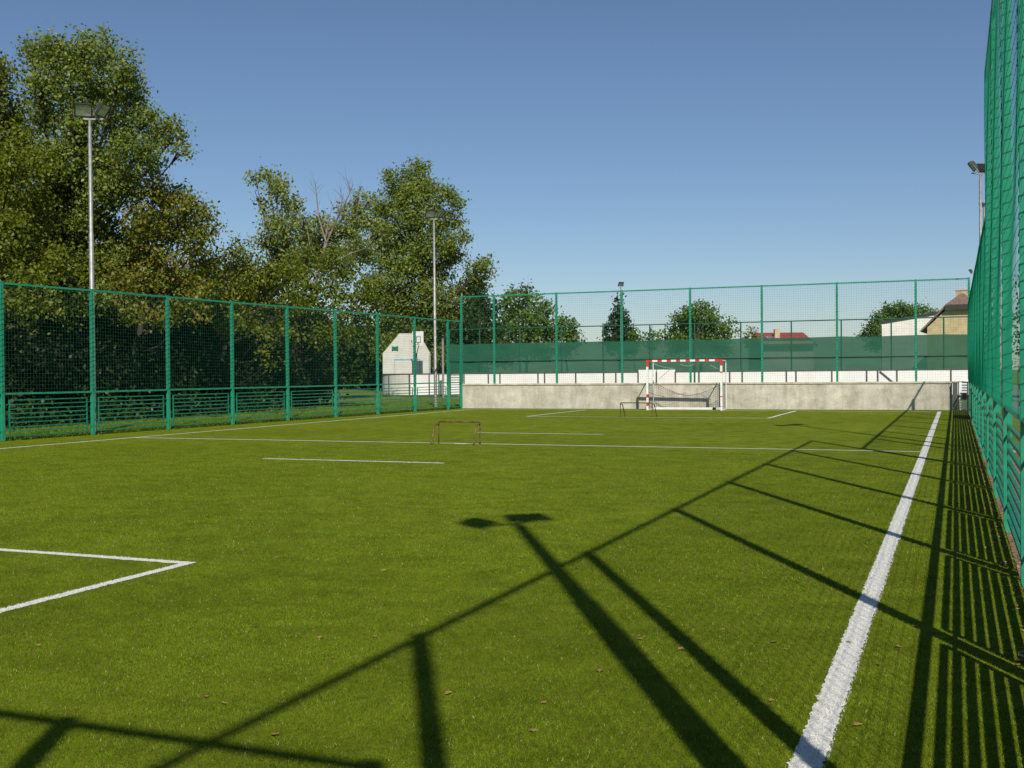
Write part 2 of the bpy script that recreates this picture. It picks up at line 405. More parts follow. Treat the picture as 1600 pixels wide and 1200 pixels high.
def post_mesh(h, wd, z0=0):
    mb = MB(); mb.box((-wd/2,-wd/2,z0), (wd/2,wd/2,z0+h)); mb.box((-wd/2-.004,-wd/2-.004,z0+h), (wd/2+.004,wd/2+.004,z0+h+.012))
    return mb
def lacing_mesh(z0, z1, wd, pitch=.13):
    mb = MB(); n = int((z1-z0)/pitch); c = wd/2+.006; pts = []
    for i in range(n):
        for k, (a, b) in enumerate(((-c,-c),(c,-c),(c,c),(-c,c))): pts.append((a, b, z0 + (i+k/4)*pitch))
    mb.tube(pts, .006, 3, False); return mb

def panel(parent, p, q, z0, z1, n, wall=.028, frame=.030):
    """framed panel of horizontal bars between two ground points, with short lugs to the posts"""
    p = Vector((*p, 0)); q = Vector((*q, 0)); d = (q-p).normalized(); a = p + d*.21; b = q - d*.21
    mb = MB(); Z = lambda v, z: (v.x, v.y, z)
    mb.bar(Z(a, z0), Z(a, z1), frame); mb.bar(Z(b, z0), Z(b, z1), frame)
    a2 = a + d*frame/2; b2 = b - d*frame/2
    for i in range(n):
        z = z0 + wall/2 + (z1-z0-wall)*i/(n-1); mb.bar(Z(a2, z), Z(b2, z), wall)
    for z in (z0+.15, z1-.12):
        mb.bar(Z(p + d*.05, z), Z(a - d*frame/2, z), .018); mb.bar(Z(q - d*.05, z), Z(b + d*frame/2, z), .018)
    mb.build('barred_panel', G_BAR, parent)

def fence(label, pts, z0, h, zr, net_off, pitch=.095, cord=.0021, posts=True, pans=True, nb=9, wd=.085, lacing=True, wave=None, zb=0, pz0=.09, twine=None, bw=.028):
    """pts: ground points of the posts"""
    root = thing('sports_fence', label, 'fence', (pts[0][0], pts[0][1], z0))
    L = [(x-pts[0][0], y-pts[0][1]) for x, y in pts]
    pm = post_mesh(h-zb, wd, zb); first = None; lm = None
    ang = math.atan2(L[-1][1], L[-1][0])
    for (x, y) in L:
        if first is None:
            first = pm.build('post', G_POST, root); o = first
            if lacing: lm = lacing_mesh(zr+.05, h-.05, wd).build('lacing_cord', G_NET, first)
        else:
            o = first.copy(); COL.objects.link(o); o.parent = root
            if lm: c = lm.copy(); COL.objects.link(c); c.parent = o
        o.location = (x, y, 0); o.rotation_euler.z = ang
    def rail(z, name, t=.05):
        mb = MB()
        for (a, b) in zip(L[:-1], L[1:]):
            va = Vector((*a, z)); vb = Vector((*b, z)); d = (vb-va).normalized()
            mb.bar(va + d*(wd/2+.001), vb - d*(wd/2+.001), t)
        mb.build(name, G_POST, root)
    rail(h-.03, 'top_rail', .05)
    if zr > .2: rail(zr, 'middle_rail', .05)
    if pans:
        for (a, b) in zip(L[:-1], L[1:]):
            if math.hypot(b[0]-a[0], b[1]-a[1]) > 1.5: panel(root, a, b, pz0, 1.03, nb, bw)
    # net, hung on the pitch side
    tot = math.hypot(*L[-1]); d = np.array([L[-1][0]/tot, L[-1][1]/tot, 0]); nu = int(tot/pitch)+1; nv = int((h-zr)/pitch)+1
    U, W = np.meshgrid(np.linspace(0, tot, nu), np.linspace(zr, h-.03, nv), indexing='ij')
    P = U[..., None]*d + W[..., None]*np.array([0, 0, 1.]) + np.array(net_off)
    zz = (W-zr)/(h-zr)
    P[..., 2] += .012*np.sin(U*2.1+W*3)*np.sin(zz*np.pi) + .01*np.sin(U*.9+W)
    P[..., 2] += .03-.02*np.abs(np.sin(U*np.pi/3))*(1-zz)
    if wave: P = wave(P, U, W, zz)
    cord_net('net', P, cord, twine or G_NET, root)
    return root

# left fence
lp_y = [23.5314 + 2.9461*k for k in range(-8, 8)] + [45.42]
fence('long left green fence, net above barred panels, in front of the tall trees', [(fence_x(y), y) for y in lp_y], 0, 4.0, 1.18, (.055, 0, 0))
# far fence standing on the concrete wall
fx = [-21.13] + [-19.513 + 3.0104*k for k in range(7)] + [.50]
ff = [(x, 46.0+.09 + SLW*(x+8)) for x in fx]
WH = 1.115
fence('far green fence with open net on top of the low concrete wall', [(x, y) for x, y in ff], WH, 4.04, .06, (0, -.055, 0), wd=.08, pans=False, cord=.0019)
# right fence: tall part beside the camera, lower part beyond
ry = [5.93 + 3.255*k for k in range(-3, 5)]
def wave_r(P, U, W, zz):
    P[..., 0] += -.010*np.sin(zz*np.pi)*(.5+.5*np.sin(U*.55+.8)) + .012*np.sin(U*1.9+W*2)*np.sin(zz*np.pi)
    P[..., 2] -= .02*(1-zz)**3*np.abs(np.sin(U*np.pi/3.255))
    return P
fence('tall right green fence right beside the camera, solid looking net over barred panels', [(.50, y) for y in ry], 0, 6.3, 1.20, (-.052, 0, 0), pitch=.13, cord=.0021, wave=wave_r, zb=-.10, pz0=.04, twine=G_TWINE, bw=.033)
ry2 = [ry[-1]+.12 + (45.55-ry[-1]-.12)*k/8 for k in range(9)]
lowf = fence('lower right green fence continuing from the tall one to the far corner', [(.50, y) for y in ry2], 0, 4.05, 1.20, (-.055, 0, 0), pitch=.13, cord=.0026, wave=wave_r, zb=-.10, pz0=.04, twine=G_TWINE, bw=.033)
mb = MB(); mb.box((.53,37.2,.04), (.56,40.3,1.05)); mb.build('solid_panel', G_BAR, lowf).matrix_parent_inverse = lowf.matrix_world.inverted() if False else Matrix.Translation((-.5,-ry2[0],0))
# fence across the near end, behind the camera (its shadow falls into the picture)
fence('green fence behind the camera, seen only by its shadow at the bottom left', [(x, -1.0) for x in (-22.17,-19.17,-16.17,-13.17,-10.17,-7.17,-4.17,-1.17,.44)], 0, 4.75, 1.18, (0, .055, 0))

# small gates at both ends of the concrete wall
def gate(label, p, q, z0, h, n, matf, matb, wb=.032, box=False):
    p = Vector((*p, 0)); q = Vector((*q, 0)); wdt = (q-p).length
    t = thing('barred_gate', label, 'gate', p, math.atan2(q.y-p.y, q.x-p.x)); mb = MB()
    mb.bar((.02,0,z0), (.02,0,h), .04); mb.bar((wdt-.02,0,z0), (wdt-.02,0,h), .04); mb.build('gate_frame', matf, t)
    mb = MB()
    for i in range(n):
        z = z0+.03 + (h-z0-.06)*i/(n-1); mb.bar((.042,0,z), (wdt-.042,0,z), .03, wb)
    mb.build('bars', matb, t)
    if box:
        mb = MB(); mb.box((wdt-.26,-.06,.40), (wdt-.05,-.02,.66)); mb.build('lock_box', DGREY, t)
    return t
gate('narrow tall green gate of bars at the left end of the concrete wall', (fence_x(44.15)+.02, 44.22), (fence_x(45.4)-.02, 45.34), .06, 2.1, 19, G_POST, G_BAR)
gate('small white slatted gate with lock box in the far right corner', (.09,45.80), (.45,45.80), .0, 1.10, 11, DGREY, BOARD, .058, True)
t = thing('gate_post', 'broad dark grey post between the concrete wall end and the white slatted gate', 'post', (-.015,45.85,0)); mb = MB(); mb.box((-.09,-.02,-.05),(.09,.2,1.06)); mb.build('post', DGREY, t, bevel=.01)
mb = MB(); mb.box((-.10,-.03,1.06),(.10,.21,1.08)); mb.build('cap', G_DARK, t)

# ------------------------------------------------------------------ concrete wall
cw = thing('concrete_wall', 'low weathered concrete wall across the far end of the pitch', 'wall', (-8, 45.9, 0), math.atan(SLW))
mb = MB(); mb.box((-13.05,0,-.05), (7.88,.28,1.04)); mb.build('wall', CONC, cw, bevel=.01)
mb = MB(); mb.box((-13.1,-.035,1.04), (8.6,.32,1.115)); mb.build('coping', COPING, cw, bevel=.008)

# ------------------------------------------------------------------ goals
GX, GY = -10.33, 44.15
g = thing('handball_goal', 'white goal with red banded crossbar standing before the concrete wall', 'goal', (GX, GY, 0))
def banded(p, q, segs, wd, name):
    """segs: list of (t0, t1, red?)"""
    p = Vector(p); q = Vector(q); mb = MB()
    for t0, t1, red in segs:
        mb.cur = 1 if red else 0; mb.bar(p.lerp(q, t0), p.lerp(q, t1), wd)
    return mb.build(name, [WHITE, RED], g)
segs = []; e = [375,455,520,578,640,695,760,812,880,935,1000,1055,1120,1175,1245,1335]; 
for i in range(15): segs.append(((e[i]-375)/960, (e[i+1]-375)/960, i % 2 == 0))
banded((-1.58,0,2.04), (1.58,0,2.04), segs, .08, 'crossbar')
def zseg(lst): return [(a/2.0, b/2.0, c) for a, b, c in lst]
banded((-1.54,0,0), (-1.54,0,2.0), zseg([(0,.17,0),(.17,.32,1),(.32,.52,0),(.52,.66,1),(.66,1.80,0),(1.80,2.0,1)]), .08, 'goalpost')
banded((1.54,0,0), (1.54,0,2.0), zseg([(0,.16,0),(.16,.18,1),(.18,.54,0),(.54,.585,1),(.585,1.52,0),(1.52,1.58,1),(1.58,1.82,0),(1.82,2.0,1)]), .08, 'goalpost')
mb = MB()
for s in (-1, 1):
    x = s*1.54; mb.tube([(x,.04,2.03),(x,.80,2.03),(x,.90,2.0),(x,.93,1.9),(x,.95,.06)], .022, 8)
    mb.bar((x,.04,.03), (x,.95,.03), .05)
mb.build('back_frame', WHITE, g)
mb = MB(); mb.bar((-1.50,.95,.045), (.98,.95,.045), .09); mb.bar((1.13,.95,.045), (1.50,.95,.045), .09); mb.build('ground_bar', WHITE, g)
mb = MB(); mb.bar((.98,.95,.045), (1.13,.95,.045), .088); mb.build('joint', DGREY, g)
# nets: full at both sides, sagging low across the back
def grid_net(f, nu, nv, r, mat, name):
    P = np.array([[f(i/(nu-1), j/(nv-1)) for j in range(nv)] for i in range(nu)]); return cord_net(name, P, r, mat, g)
def back(u, v):
    top = .62 + .52*abs(2*u-1)**1.7; x = -1.5+3*u; z = .06 + (top-.06)*v
    return (x, .93 - .05*math.sin(math.pi*v) + .02*math.sin(u*17), z)
grid_net(back, 32, 12, .0045, NETGREY, 'net')
for s in (-1, 1):
    grid_net(lambda u, v, s=s: (s*(1.53 - .03*math.sin(math.pi*v)*math.sin(math.pi*u)), .03+.9*u, .06 + (1.12 - .10*math.sin(math.pi*u))*v), 10, 12, .0045, NETGREY, 'net')
mb = MB()
mb.tube([(-1.45+2.9*t, .92-.06*math.sin(math.pi*t), 1.14 - .55*(1-abs(2*t-1)**1.7)) for t in [i/24 for i in range(25)]], .008, 5)
mb.build('net_edge_rope', NETGREY, g)
mb = MB(); mb.tube([(-1.45+.9*t,.45,1.95-.22*math.sin(math.pi*t*.5)) for t in [i/8 for i in range(9)]], .007, 5); mb.tube([(-.25+.6*t,.45,1.9-.08*math.sin(math.pi*t)) for t in [i/8 for i in range(9)]], .007, 5)
mb.tube([(1.0+.45*t,.45,1.85-.25*t) for t in (0,.5,1)], .007, 5)
mb.build('loose_net_rope', NETPALE, g)

def mini_goal(label, P0, P1, side, h=.47):
    p = Vector((*P0, 0)); q = Vector((*P1, 0)); t = thing('mini_goal', label, 'goal', p.lerp(q, .5), math.atan2(q.y-p.y, q.x-p.x), 'small tube goals on the pitch')
    hw = (q-p).length/2; r = .017
    mb = MB(); c = .04
    mb.tube([(-hw,0,0),(-hw,0,h-c),(-hw+c*.3,0,h-c*.3),(-hw+c,0,h),(hw-c,0,h),(hw-c*.3,0,h-c*.3),(hw,0,h-c),(hw,0,0)], r, 8); mb.build('front_frame', RUST, t)
    for s in (-1, 1):
        mb = MB(); x = s*hw; mb.tube([(x,side*.015,h-.05),(x,side*.16,h-.05),(x,side*.20,h-.07),(x,side*.42,.0)], r*.95, 8); mb.build('side_frame', RUST, t)
mini_goal('brown tube mini goal standing on the halfway line', (-10.93,22.42), (-9.90,22.42), -1, .50)
mini_goal('brown tube mini goal near the far penalty area line, in front of the big goal', (-11.07,37.45), (-9.86,37.30), 1, .50)

# ------------------------------------------------------------------ floodlights
def flood(parent, loc, rz, tilt=R(-36), sc=1.0):
    """housing opening towards -Y, tilted down"""
    h = MB(); h.box((-.29,.0,-.24), (.29,.10,.24))
    h.prism([(-.24,.10,-.20),(.24,.10,-.20),(.24,.10,.20),(-.24,.10,.20)], (0,.06,0))
    for a, b in (((-.31,-.03,-.26),(.31,0,-.22)), ((-.31,-.03,.22),(.31,0,.26)), ((-.31,-.03,-.22),(-.27,0,.22)), ((.27,-.03,-.22),(.31,0,.22))): h.box(a, b)
    for i in range(6): h.box((-.2+.08*i-.008,.16,-.17), (-.2+.08*i+.008,.20,.17))
    o = h.build('floodlight', BLACK, parent); o.scale = (sc, sc, sc); o.location = loc; o.rotation_mode = 'XYZ'; o.rotation_euler = (tilt*-1 - math.pi/2*0, 0, rz)
    l = MB(); l.box((-.268,-.012,-.218), (.268,-.002,.218)); l.build('glass', LENS, o)
    b = MB(); b.bar((-.325,.04,.0), (-.325,.04,-.32), .03, .012); b.bar((.325,.04,.0), (.325,.04,-.32), .03, .012); b.bar((-.325,.04,-.33), (.325,.04,-.33), .03, .012)
    b.build('bracket', GALV, o)
    return o
def lamp_pole(label, x, y, h, aims, off=.40, r=.062, sc=.76, group='floodlight poles around the pitch'):
    t = thing('floodlight_pole', label, 'floodlight', (x, y, 0), 0, group)
    mb = MB(); mb.tube([(0,0,0),(0,0,2.6),(0,0,2.62),(0,0,5.6),(0,0,5.62),(0,0,h-.45)], [r*1.28,r*1.28,r*1.05,r*1.05,r*.88,r*.8], 14)
    mb.box((-.16,-.16,0), (.16,.16,.03)); mb.build('pole', GALV, t)
    mb = MB(); mb.tube([(0,0,h-.45),(0,0,h-.24)], r*.6, 10)
    for ox, oy, a in aims: mb.bar((0,0,h-.24), (ox, oy, h-.24), .045)
    mb.build('crossarm', GALV, t)
    for ox, oy, a in aims: flood(t, Vector((ox, oy, h)), R(a)+math.pi/2, sc=sc)
    return t
def ray_y(px, x):     # where the viewing line over photo column px meets the vertical plane x
    d = FWD + (px-800)/F*RT; return d[1]/d[0]*x
aimL = ((-.12,-.12,-46), (.36,.14,12)); aimR = ((-.30,-.36,186), (.05,.24,128))
XLAMP = -22.62
lamp_pole('near left floodlight pole with two lamps, rising behind the left fence', -22.45, 23.96, 9.05, aimL)
lamp_pole('far left floodlight pole with two lamps, by the basketball wall', -22.38, 45.6, 9.0, aimL)
lamp_pole('floodlight pole outside the frame whose shadow lies across the near turf', .74, 1.42, 9.25, aimR, r=.09)
lamp_pole('floodlight pole half hidden behind the tall right net', .90, 22.9, 9.5, aimR)
lamp_pole('floodlight pole in the far right corner with two lamps', .90, 44.7, 9.15, aimR)
p = at(1538,400,92); lamp_pole('distant slim floodlight pole just right of the far corner pole', p[0], p[1], 15.4, ((-.2,-.2,215),(.2,.2,150)), r=.11)
p = at(1525,450,105); lamp_pole('shortest distant floodlight pole near the brown gabled house', p[0], p[1], 11.0, ((-.5,-.1,195),), r=.08)
p = at(970,450,84); lamp_pole('lone distant floodlight pole with one lamp in front of the conifer', p[0], p[1], 8.35, ((.05,-.1,-60),), r=.06, sc=.66)
p = at(692,560,72)
t = thing('steel_post', 'slim grey steel post between the fence corner and the left far lamp', 'post', (p[0], p[1], 0)); mb = MB(); mb.tube([(0,0,0),(0,0,3.9)], .075, 10); mb.build('pole', GALV, t)
mb = MB(); mb.tube([(0,0,3.9),(0,0,3.95)], .09, 10); mb.build('cap', DGREY, t)

# ------------------------------------------------------------------ hockey rink boards and screen fence behind the wall
YB = 68.0
def px_x(px, Y): d = FWD + (px-800)/F*RT; return d[0]/d[1]*Y
rk = thing('rink_boards', 'long white rink boards with dark frame behind the concrete wall', 'rink', (0, YB, 0))
ups = [640.5, 671, 686, 704, 725.5, 763.4, 781.6, 841, 851.4, 900, 943.6, 962.6, 997.4]
ups2 = [1055.6, 1092.4, 1140.4, 1160, 1229, 1244, 1300, 1354.4, 1371.6, 1401.6, 1432, 1486]
xe = px_x(1513, YB) + .6
X = [px_x(u, YB) for u in ups]; X2 = [px_x(u, YB) for u in ups2]; TOPZ = 1.62
edges = X + X2 + [xe]
for a, b in zip(edges[:-1], edges[1:]):
    if abs(a-X[-1]) < 1e-6:
        m_ = px_x(1026, YB)
        for c, d in ((a, m_), (m_, b)):
            mb = MB(); mb.box((c+.03,-.02,.12), (d-.03,.02,TOPZ+.10)); mb.build('tall_door_panel', BOARD, rk)
    else:
        mb = MB(); mb.box((a+.03,-.02,.12), (b-.03,.02,TOPZ-.06)); mb.build('board_panel', BOARD, rk)
mb = MB()
for u in edges + [px_x(1026, YB)]: mb.box((u-.045,-.05,0), (u+.045,.05,TOPZ-.06))
mb.box((edges[0],-.06,TOPZ-.06), (X[-1],.06,TOPZ)); mb.box((X2[0],-.06,TOPZ-.06), (xe,.06,TOPZ)); mb.box((edges[0],-.055,.04), (xe,.055,.12))
mb.bar((px_x(1375,YB),-.07,TOPZ-.1), (px_x(1399,YB),-.07,.75), .06)
mb.build('board_frame', DGREY, rk)
# rounded corner at the left end
cx, cyy, rad = edges[0], 3.6, 3.6; arc = [(cx - rad*math.sin(t), cyy - rad*math.cos(t)) for t in np.linspace(0, math.pi/2, 15)]
mb = MB(); mf = MB()
for a, b in zip(arc[:-1], arc[1:]): 
    mb.bar((a[0],a[1],.84), (b[0],b[1],.84), .04, 1.44); mf.bar((a[0],a[1],TOPZ-.03), (b[0],b[1],TOPZ-.03), .12, .06); 
mb.build('curved_board', PALEWALL, rk)
for a in arc[::5]: mf.bar((a[0]-.03, a[1]-.03, 0), (a[0]-.03, a[1]-.03, TOPZ-.06), .07)
mf.build('curved_frame', DGREY, rk)
mb = MB(); mb.box((arc[-1][0]-.03,3.7,.1), (arc[-1][0]+.03,14,TOPZ-.02)); mb.build('end_board', BOARD, rk)

YS = 70.0
sf = thing('screen_fence', 'dark green post fence hung with green shade cloth behind the white boards', 'fence', (0, YS, 0))
pp = [703, 750, 813, 878, 943, 1016, 1086, 1158, 1237, 1315, 1393, 1475, 1560]
PX = [px_x(u, YS) for u in pp]
pm = MB(); pm.tube([(0,0,0),(0,0,4.68)], .045, 8); first = None
for x in PX:
    if first is None: first = pm.build('post', G_DARK, sf); o = first
    else: o = first.copy(); COL.objects.link(o); o.parent = sf
    o.location = (x, 0, 0)
mb = MB()
mb.tube([(PX[0],0,4.69),(PX[-1],0,4.69)], .035, 8); mb.build('top_rail', G_DARK, sf)
mb = MB(); mb.tube([(PX[0],-.06,2.44),(PX[-1],-.06,2.40)], .035, 8); mb.build('middle_rail', G_DARK, sf)
nx, nz = 260, 14; V = []; Fc = []
for i in range(nx+1):
    u = i/nx; x = PX[0] + (PX[-1]-PX[0])*u
    k = np.searchsorted(PX, x)-1; k = max(0, min(k, len(PX)-2)); tt = (x-PX[k])/(PX[k+1]-PX[k])
    ztop = 3.66 - .035*math.sin(math.pi*tt)*(.5+.5*math.sin(k*2.3)) - .012*math.sin(u*40)
    for j in range(nz+1):
        v = j/nz; V.append((x, -.02 + .035*math.sin(math.pi*tt)*math.sin(math.pi*v)*(.6+.4*math.sin(k*1.7)) + .012*math.sin(u*90+v*6), .6 + (ztop-.6)*v))
for i in range(nx):
    for j in range(nz): a = i*(nz+1)+j; Fc.append((a, a+nz+1, a+nz+2, a+1))
mesh_np('shade_cloth', V, Fc, SCREEN, sf, smooth=True)

# support cable frame behind the goal
c0 = at(1085,543,60); tc = thing('cable_stay', 'thin cables slanting down from a point above the big goal', 'cable', (c0[0], c0[1], 0)); mb = MB()
for q, s in ((at(1030,592,60), .011), (at(1124,580,60), .013)): mb.tube([Vector(c0)-Vector((c0[0],c0[1],0)), Vector(q)-Vector((c0[0],c0[1],0))], s, 5)
mb.build('cable', DGREY, tc); mb = MB(); mb.tube([(0,0,0),(0,0,c0[2]+.05)], .05, 8); mb.build('post', G_DARK, tc)

# ------------------------------------------------------------------ pale practice wall and basketball hoop
YW = 80.0
def pz(px, py, Y):
    d = FWD + (px-800)/F*RT - (py-600)/F*UP; return CAM + d*(Y/d[1])
bw = thing('practice_wall', 'white pentagon shaped practice wall with painted blue goal', 'wall', (pz(634,590,YW)[0], YW, 0))
ox = pz(634,590,YW)[0]
poly = [(598,600),(598,552),(624,521),(652,521),(670,552),(670,600)]
pts = [pz(a, b, YW) for a, b in poly]; outl = []
for i, q in enumerate(pts): outl.append((q[0]-ox, 0, 0 if i in (0, 5) else q[2]))
mb = MB(); mb.prism(outl, (0,.3,0)); mb.build('wall', PALEWALL, bw)
def pq(a, b): q = pz(a, b, YW); return (q[0]-ox, q[2])
mb = MB(); (x0, z1), (x1, _) = pq(615.5,561), pq(656,561)
mb.box((x0,-.012,z1-.11), (x1,-.004,z1)); mb.box((x0,-.012,.1), (x0+.05,-.004,z1-.115)); mb.box((x1-.05,-.012,.1), (x1,-.004,z1-.115)); mb.build('painted_goal', BLUE, bw)
mb = MB(); (x0, z0), (x1, z1) = pq(614,547), pq(621.5,541.5); mb.box((x0,-.08,z0), (x1,-.004,z1)); mb.box((x0-.05,-.10,z0-.04),(x0,-.004,z1+.04)); mb.box((x1,-.10,z0-.04),(x1+.05,-.004,z1+.04)); mb.build('wall_box', G_BAR, bw)
hp = pz(652,600,77.6); hb = thing('basketball_hoop', 'white basketball backboard with hoop in front of the pentagon wall', 'hoop', (hp[0], hp[1], 0))
def hq(a, b): q = pz(a, b, 77.6); return (q[0]-hp[0], q[2])
(x0, z0), (x1, z1) = hq(644.5,540), hq(661.5,517.5)
mb = MB(); mb.box((x0,-.02,z0), (x1,.02,z1)); mb.build('backboard', WHITE, hb)
mb = MB(); (a0, b0), (a1, b1) = hq(650.5,535.5), hq(657.5,525.5)
for a, b in (((a0,b0),(a1,b0+.05)), ((a0,b1-.05),(a1,b1)), ((a0,b0+.05),(a0+.05,b1-.05)), ((a1-.05,b0+.05),(a1,b1-.05))): mb.box((a[0],-.03,a[1]), (b[0],-.021,b[1]))
mb.build('target_square', DGREY, hb)
mb = MB(); rc = (a0+a1)/2; mb.tube([(rc+.23*math.cos(t), -.40+.23*math.sin(t), b0+.02) for t in np.linspace(0, 2*math.pi, 21)], .014, 6); mb.bar((rc,-.02,b0+.02), (rc,-.17,b0+.02), .06); mb.build('rim', GALV, hb)
xb, zb = hq(635,532); xb2, zb2 = hq(645,551)
mb = MB(); mb.bar((xb,.9,zb), ((x0+x1)/2,.03,zb+.15), .05); mb.bar((xb,.9,zb), (xb2,.6,zb2-.3), .05); mb.bar((xb2,.6,zb2-.3),(rc,.04,z0+.1), .05); mb.tube([(xb2,.62,0),(xb2,.62,zb2)], .07, 10); mb.build('support_arm', DGREY, hb)

# ------------------------------------------------------------------ houses far behind
def roof_mat(name, c1, c2):
    m, nt, b = new_mat(name); tc = nt.nodes.new('ShaderNodeTexCoord'); wv = nt.nodes.new('ShaderNodeTexWave'); wv.bands_direction = 'Z'
    wv.inputs['Scale'].default_value = 1.6; wv.inputs['Distortion'].default_value = .5; nt.links.new(tc.outputs['Object'], wv.inputs['Vector'])
    n = noise(nt, 3, 5); r = ramp(nt, n.outputs[0], [(.3, c1), (.7, c2)]); r2 = ramp(nt, wv.outputs[0], [(.0, (.75,.75,.75)), (.5, (1.05,1.05,1.05))])
    nt.links.new(mix(nt, r.outputs[0], r2.outputs[0], 1., 'MULTIPLY'), b.inputs['Base Color']); b.inputs['Roughness'].default_value = .8; return m
ROOFR = roof_mat('red_tiles', (.17,.03,.022), (.26,.055,.04)); ROOFB = roof_mat('brown_tiles', (.13,.085,.06), (.24,.16,.115))
TAN = mat_noise('tan_render', (.40,.32,.17), (.52,.43,.25), 1.2, .9); WREND = mat_noise('white_render', (.68,.66,.60), (.78,.76,.70), 1, .85)
BRICK = mat_noise('chimney_brick', (.38,.27,.15), (.52,.40,.26), 3, .9)
# red roofed house
Dr = 125.; q0 = at(1190,528,Dr); q1 = at(1274,528,Dr)
hr = thing('house', 'distant house with red tiled roof and two skylights above the green screen', 'house', (q0[0], q0[1], 0), math.atan2((q1-q0)[1], (q1-q0)[0]))
Lh = float(np.linalg.norm((q1-q0)[:2])); ze = at(1190,533,Dr)[2]; zr = at(1190,518,Dr)[2]
mb = MB(); mb.box((.15,.3,0), (Lh-.15,7.7,ze)); mb.build('wall', WREND, hr)
rf = MB(); zlow = ze-.6; top = zr
rf.add([(-.2,-.4,zlow),(Lh+.3,-.4,zlow),(Lh-.35,4,top),(.1,4,top),(-.2,8.4,zlow),(Lh+.3,8.4,zlow)], [(0,1,2,3),(5,4,3,2),(0,3,4),(1,5,2),(0,4,5,1)])
rf_o = rf.build('roof', ROOFR, hr)
ch = MB(); xc = Lh*(1222-1190)/84; ch.box((xc-.3,2.2,ze), (xc+.3,2.8,top+.35)); ch.build('chimney', BRICK, rf_o)
for xx in (1208, 1220):
    sx = Lh*(xx-1190)/84; slope = (top-zlow)/4.4; mb = MB()
    y1, y2 = 1.6, 2.7; mb.prism([(sx-.28,y1,zlow+(y1+.4)*slope+.03),(sx+.28,y1,zlow+(y1+.4)*slope+.03),(sx+.28,y2,zlow+(y2+.4)*slope+.03),(sx-.28,y2,zlow+(y2+.4)*slope+.03)], (0,-.03,.06)); mb.build('skylight', LENS, rf_o)
# tan gabled house at the right with half hip
Dg = 150.; c = at(1502,520,Dg); hg = thing('house', 'tan gabled house with brown half hipped roof and chimney beside the right fence', 'house', (c[0], c[1], 0), -.06)
s_ = F/Dg; hw = 59/s_; zE = 1.6+(571-512)/s_; zH = 1.6+(571-471)/s_; zA = 1.6+(571-453)/s_; hh = 20/s_
mb = MB(); e = .35
mb.prism([(-hw+.8,0,0),(hw-.8,0,0),(hw-.8,0,zE+.6),(hh-.1,0,zH-.35),(-hh+.1,0,zH-.35),(-hw+.8,0,zE+.6)], (0,12,0)); mb.build('wall', TAN, hg)
rf = MB(); 
def slab(P, th=.22): 
    P = [Vector(p) for p in P]; n = (P[1]-P[0]).cross(P[2]-P[0]).normalized(); rf.prism(P, n*th)
A = (0,2.2,zA); B = (0,12.4,zA)
slab([(-hw,-.5,zE),(-hh,-.5,zH),A,B,(-hw,12.4,zE)]); slab([(hw,12.4,zE),B,A,(hh,-.5,zH),(hw,-.5,zE)]); slab([(-hh-.25,-.75,zH-.12),(hh+.25,-.75,zH-.12),A])
rfo = rf.build('roof', ROOFB, hg)
mb = MB(); mb.box((-.85,2.5,zA-1.3), (.6,3.4,zA+.55)); mb.box((-.95,2.4,zA+.55),(.7,3.5,zA+.68)); mb.build('chimney', BRICK, rfo)
mb = MB(); mb.bar((-hh-.3,-.55,zH-.38), (hh+.3,-.55,zH-.38), .35, .6); mb.build('hip_fascia', BLACK, rfo)
mb = MB(); mb.box((.9,-.06,zE-2.4), (1.02,-.004,zE+.9)); mb.box((1.05,-.08,zE-.6), (hw-1.2,-.004,zE-.35)); mb.build('drainpipe', WHITE, hg)
# white low pitched building
Dw = 172.; a = at(1377,527,Dw); b_ = at(1470,527,Dw-3.2)
hwht = thing('outbuilding', 'white building with thin sloping dark roof left of the tan house', 'building', (a[0], a[1], 0), math.atan2((b_-a)[1], (b_-a)[0]))
Lw = float(np.linalg.norm((b_-a)[:2])); zl = at(1377,505,Dw)[2]; zh = at(1470,489,Dw-3.2)[2]
mb = MB(); mb.prism([(0,0,0),(Lw,0,0),(Lw,0,zh),(0,0,zl)], (0,6,0)); mb.build('wall', WREND, hwht)
mb = MB(); mb.prism([(-.3,-.3,zl-.02),(Lw+.1,-.3,zh+.02),(Lw+.1,-.3,zh+.30),(-.3,-.3,zl+.26)], (0,6.7,0)); mb.build('roof', BLACK, hwht)
mb = MB(); mb.tube([(.05,-.1,0),(.05,-.1,zl-.5),(-.1,-.25,zl-.1)], .06, 8); mb.build('drainpipe', DGREY, hwht)

# ------------------------------------------------------------------ trees
def leaves(centres, per, spread, size, palette, name, parent, outward=None, flat=.8):
    C = np.repeat(np.asarray(centres), per, 0); n = len(C)
    P = C + rng.normal(0, 1, (n, 3))*np.array([spread, spread, spread*flat])
    nrm = rng.normal(0, 1, (n, 3)) + np.array([0, 0, .35])
    if outward is not None: nrm += np.repeat(outward, per, 0)*1.0
    nrm /= np.linalg.norm(nrm, axis=1)[:, None]
    t = rng.normal(0, 1, (n, 3)); t = np.cross(nrm, t); t /= np.linalg.norm(t, axis=1)[:, None]; b = np.cross(nrm, t)
    s = size*rng.uniform(.6, 1.3, (n, 1))
    V = np.empty((n, 4, 3)); V[:, 0] = P - t*s*.62; V[:, 1] = P - b*s*.40; V[:, 2] = P + t*s*.62; V[:, 3] = P + b*s*.40
    pal = np.array(palette); ci = rng.integers(0, len(pal), len(centres)); a = pal[np.repeat(ci, per)]; bcol = pal[rng.integers(0, len(pal), n)]
    c = (a*.6 + bcol*.4)*rng.uniform(.72, 1.25, (n, 1))
    return mesh_np(name, V.reshape(-1, 3), np.arange(n*4).reshape(-1, 4), LEAF, parent, col=c)

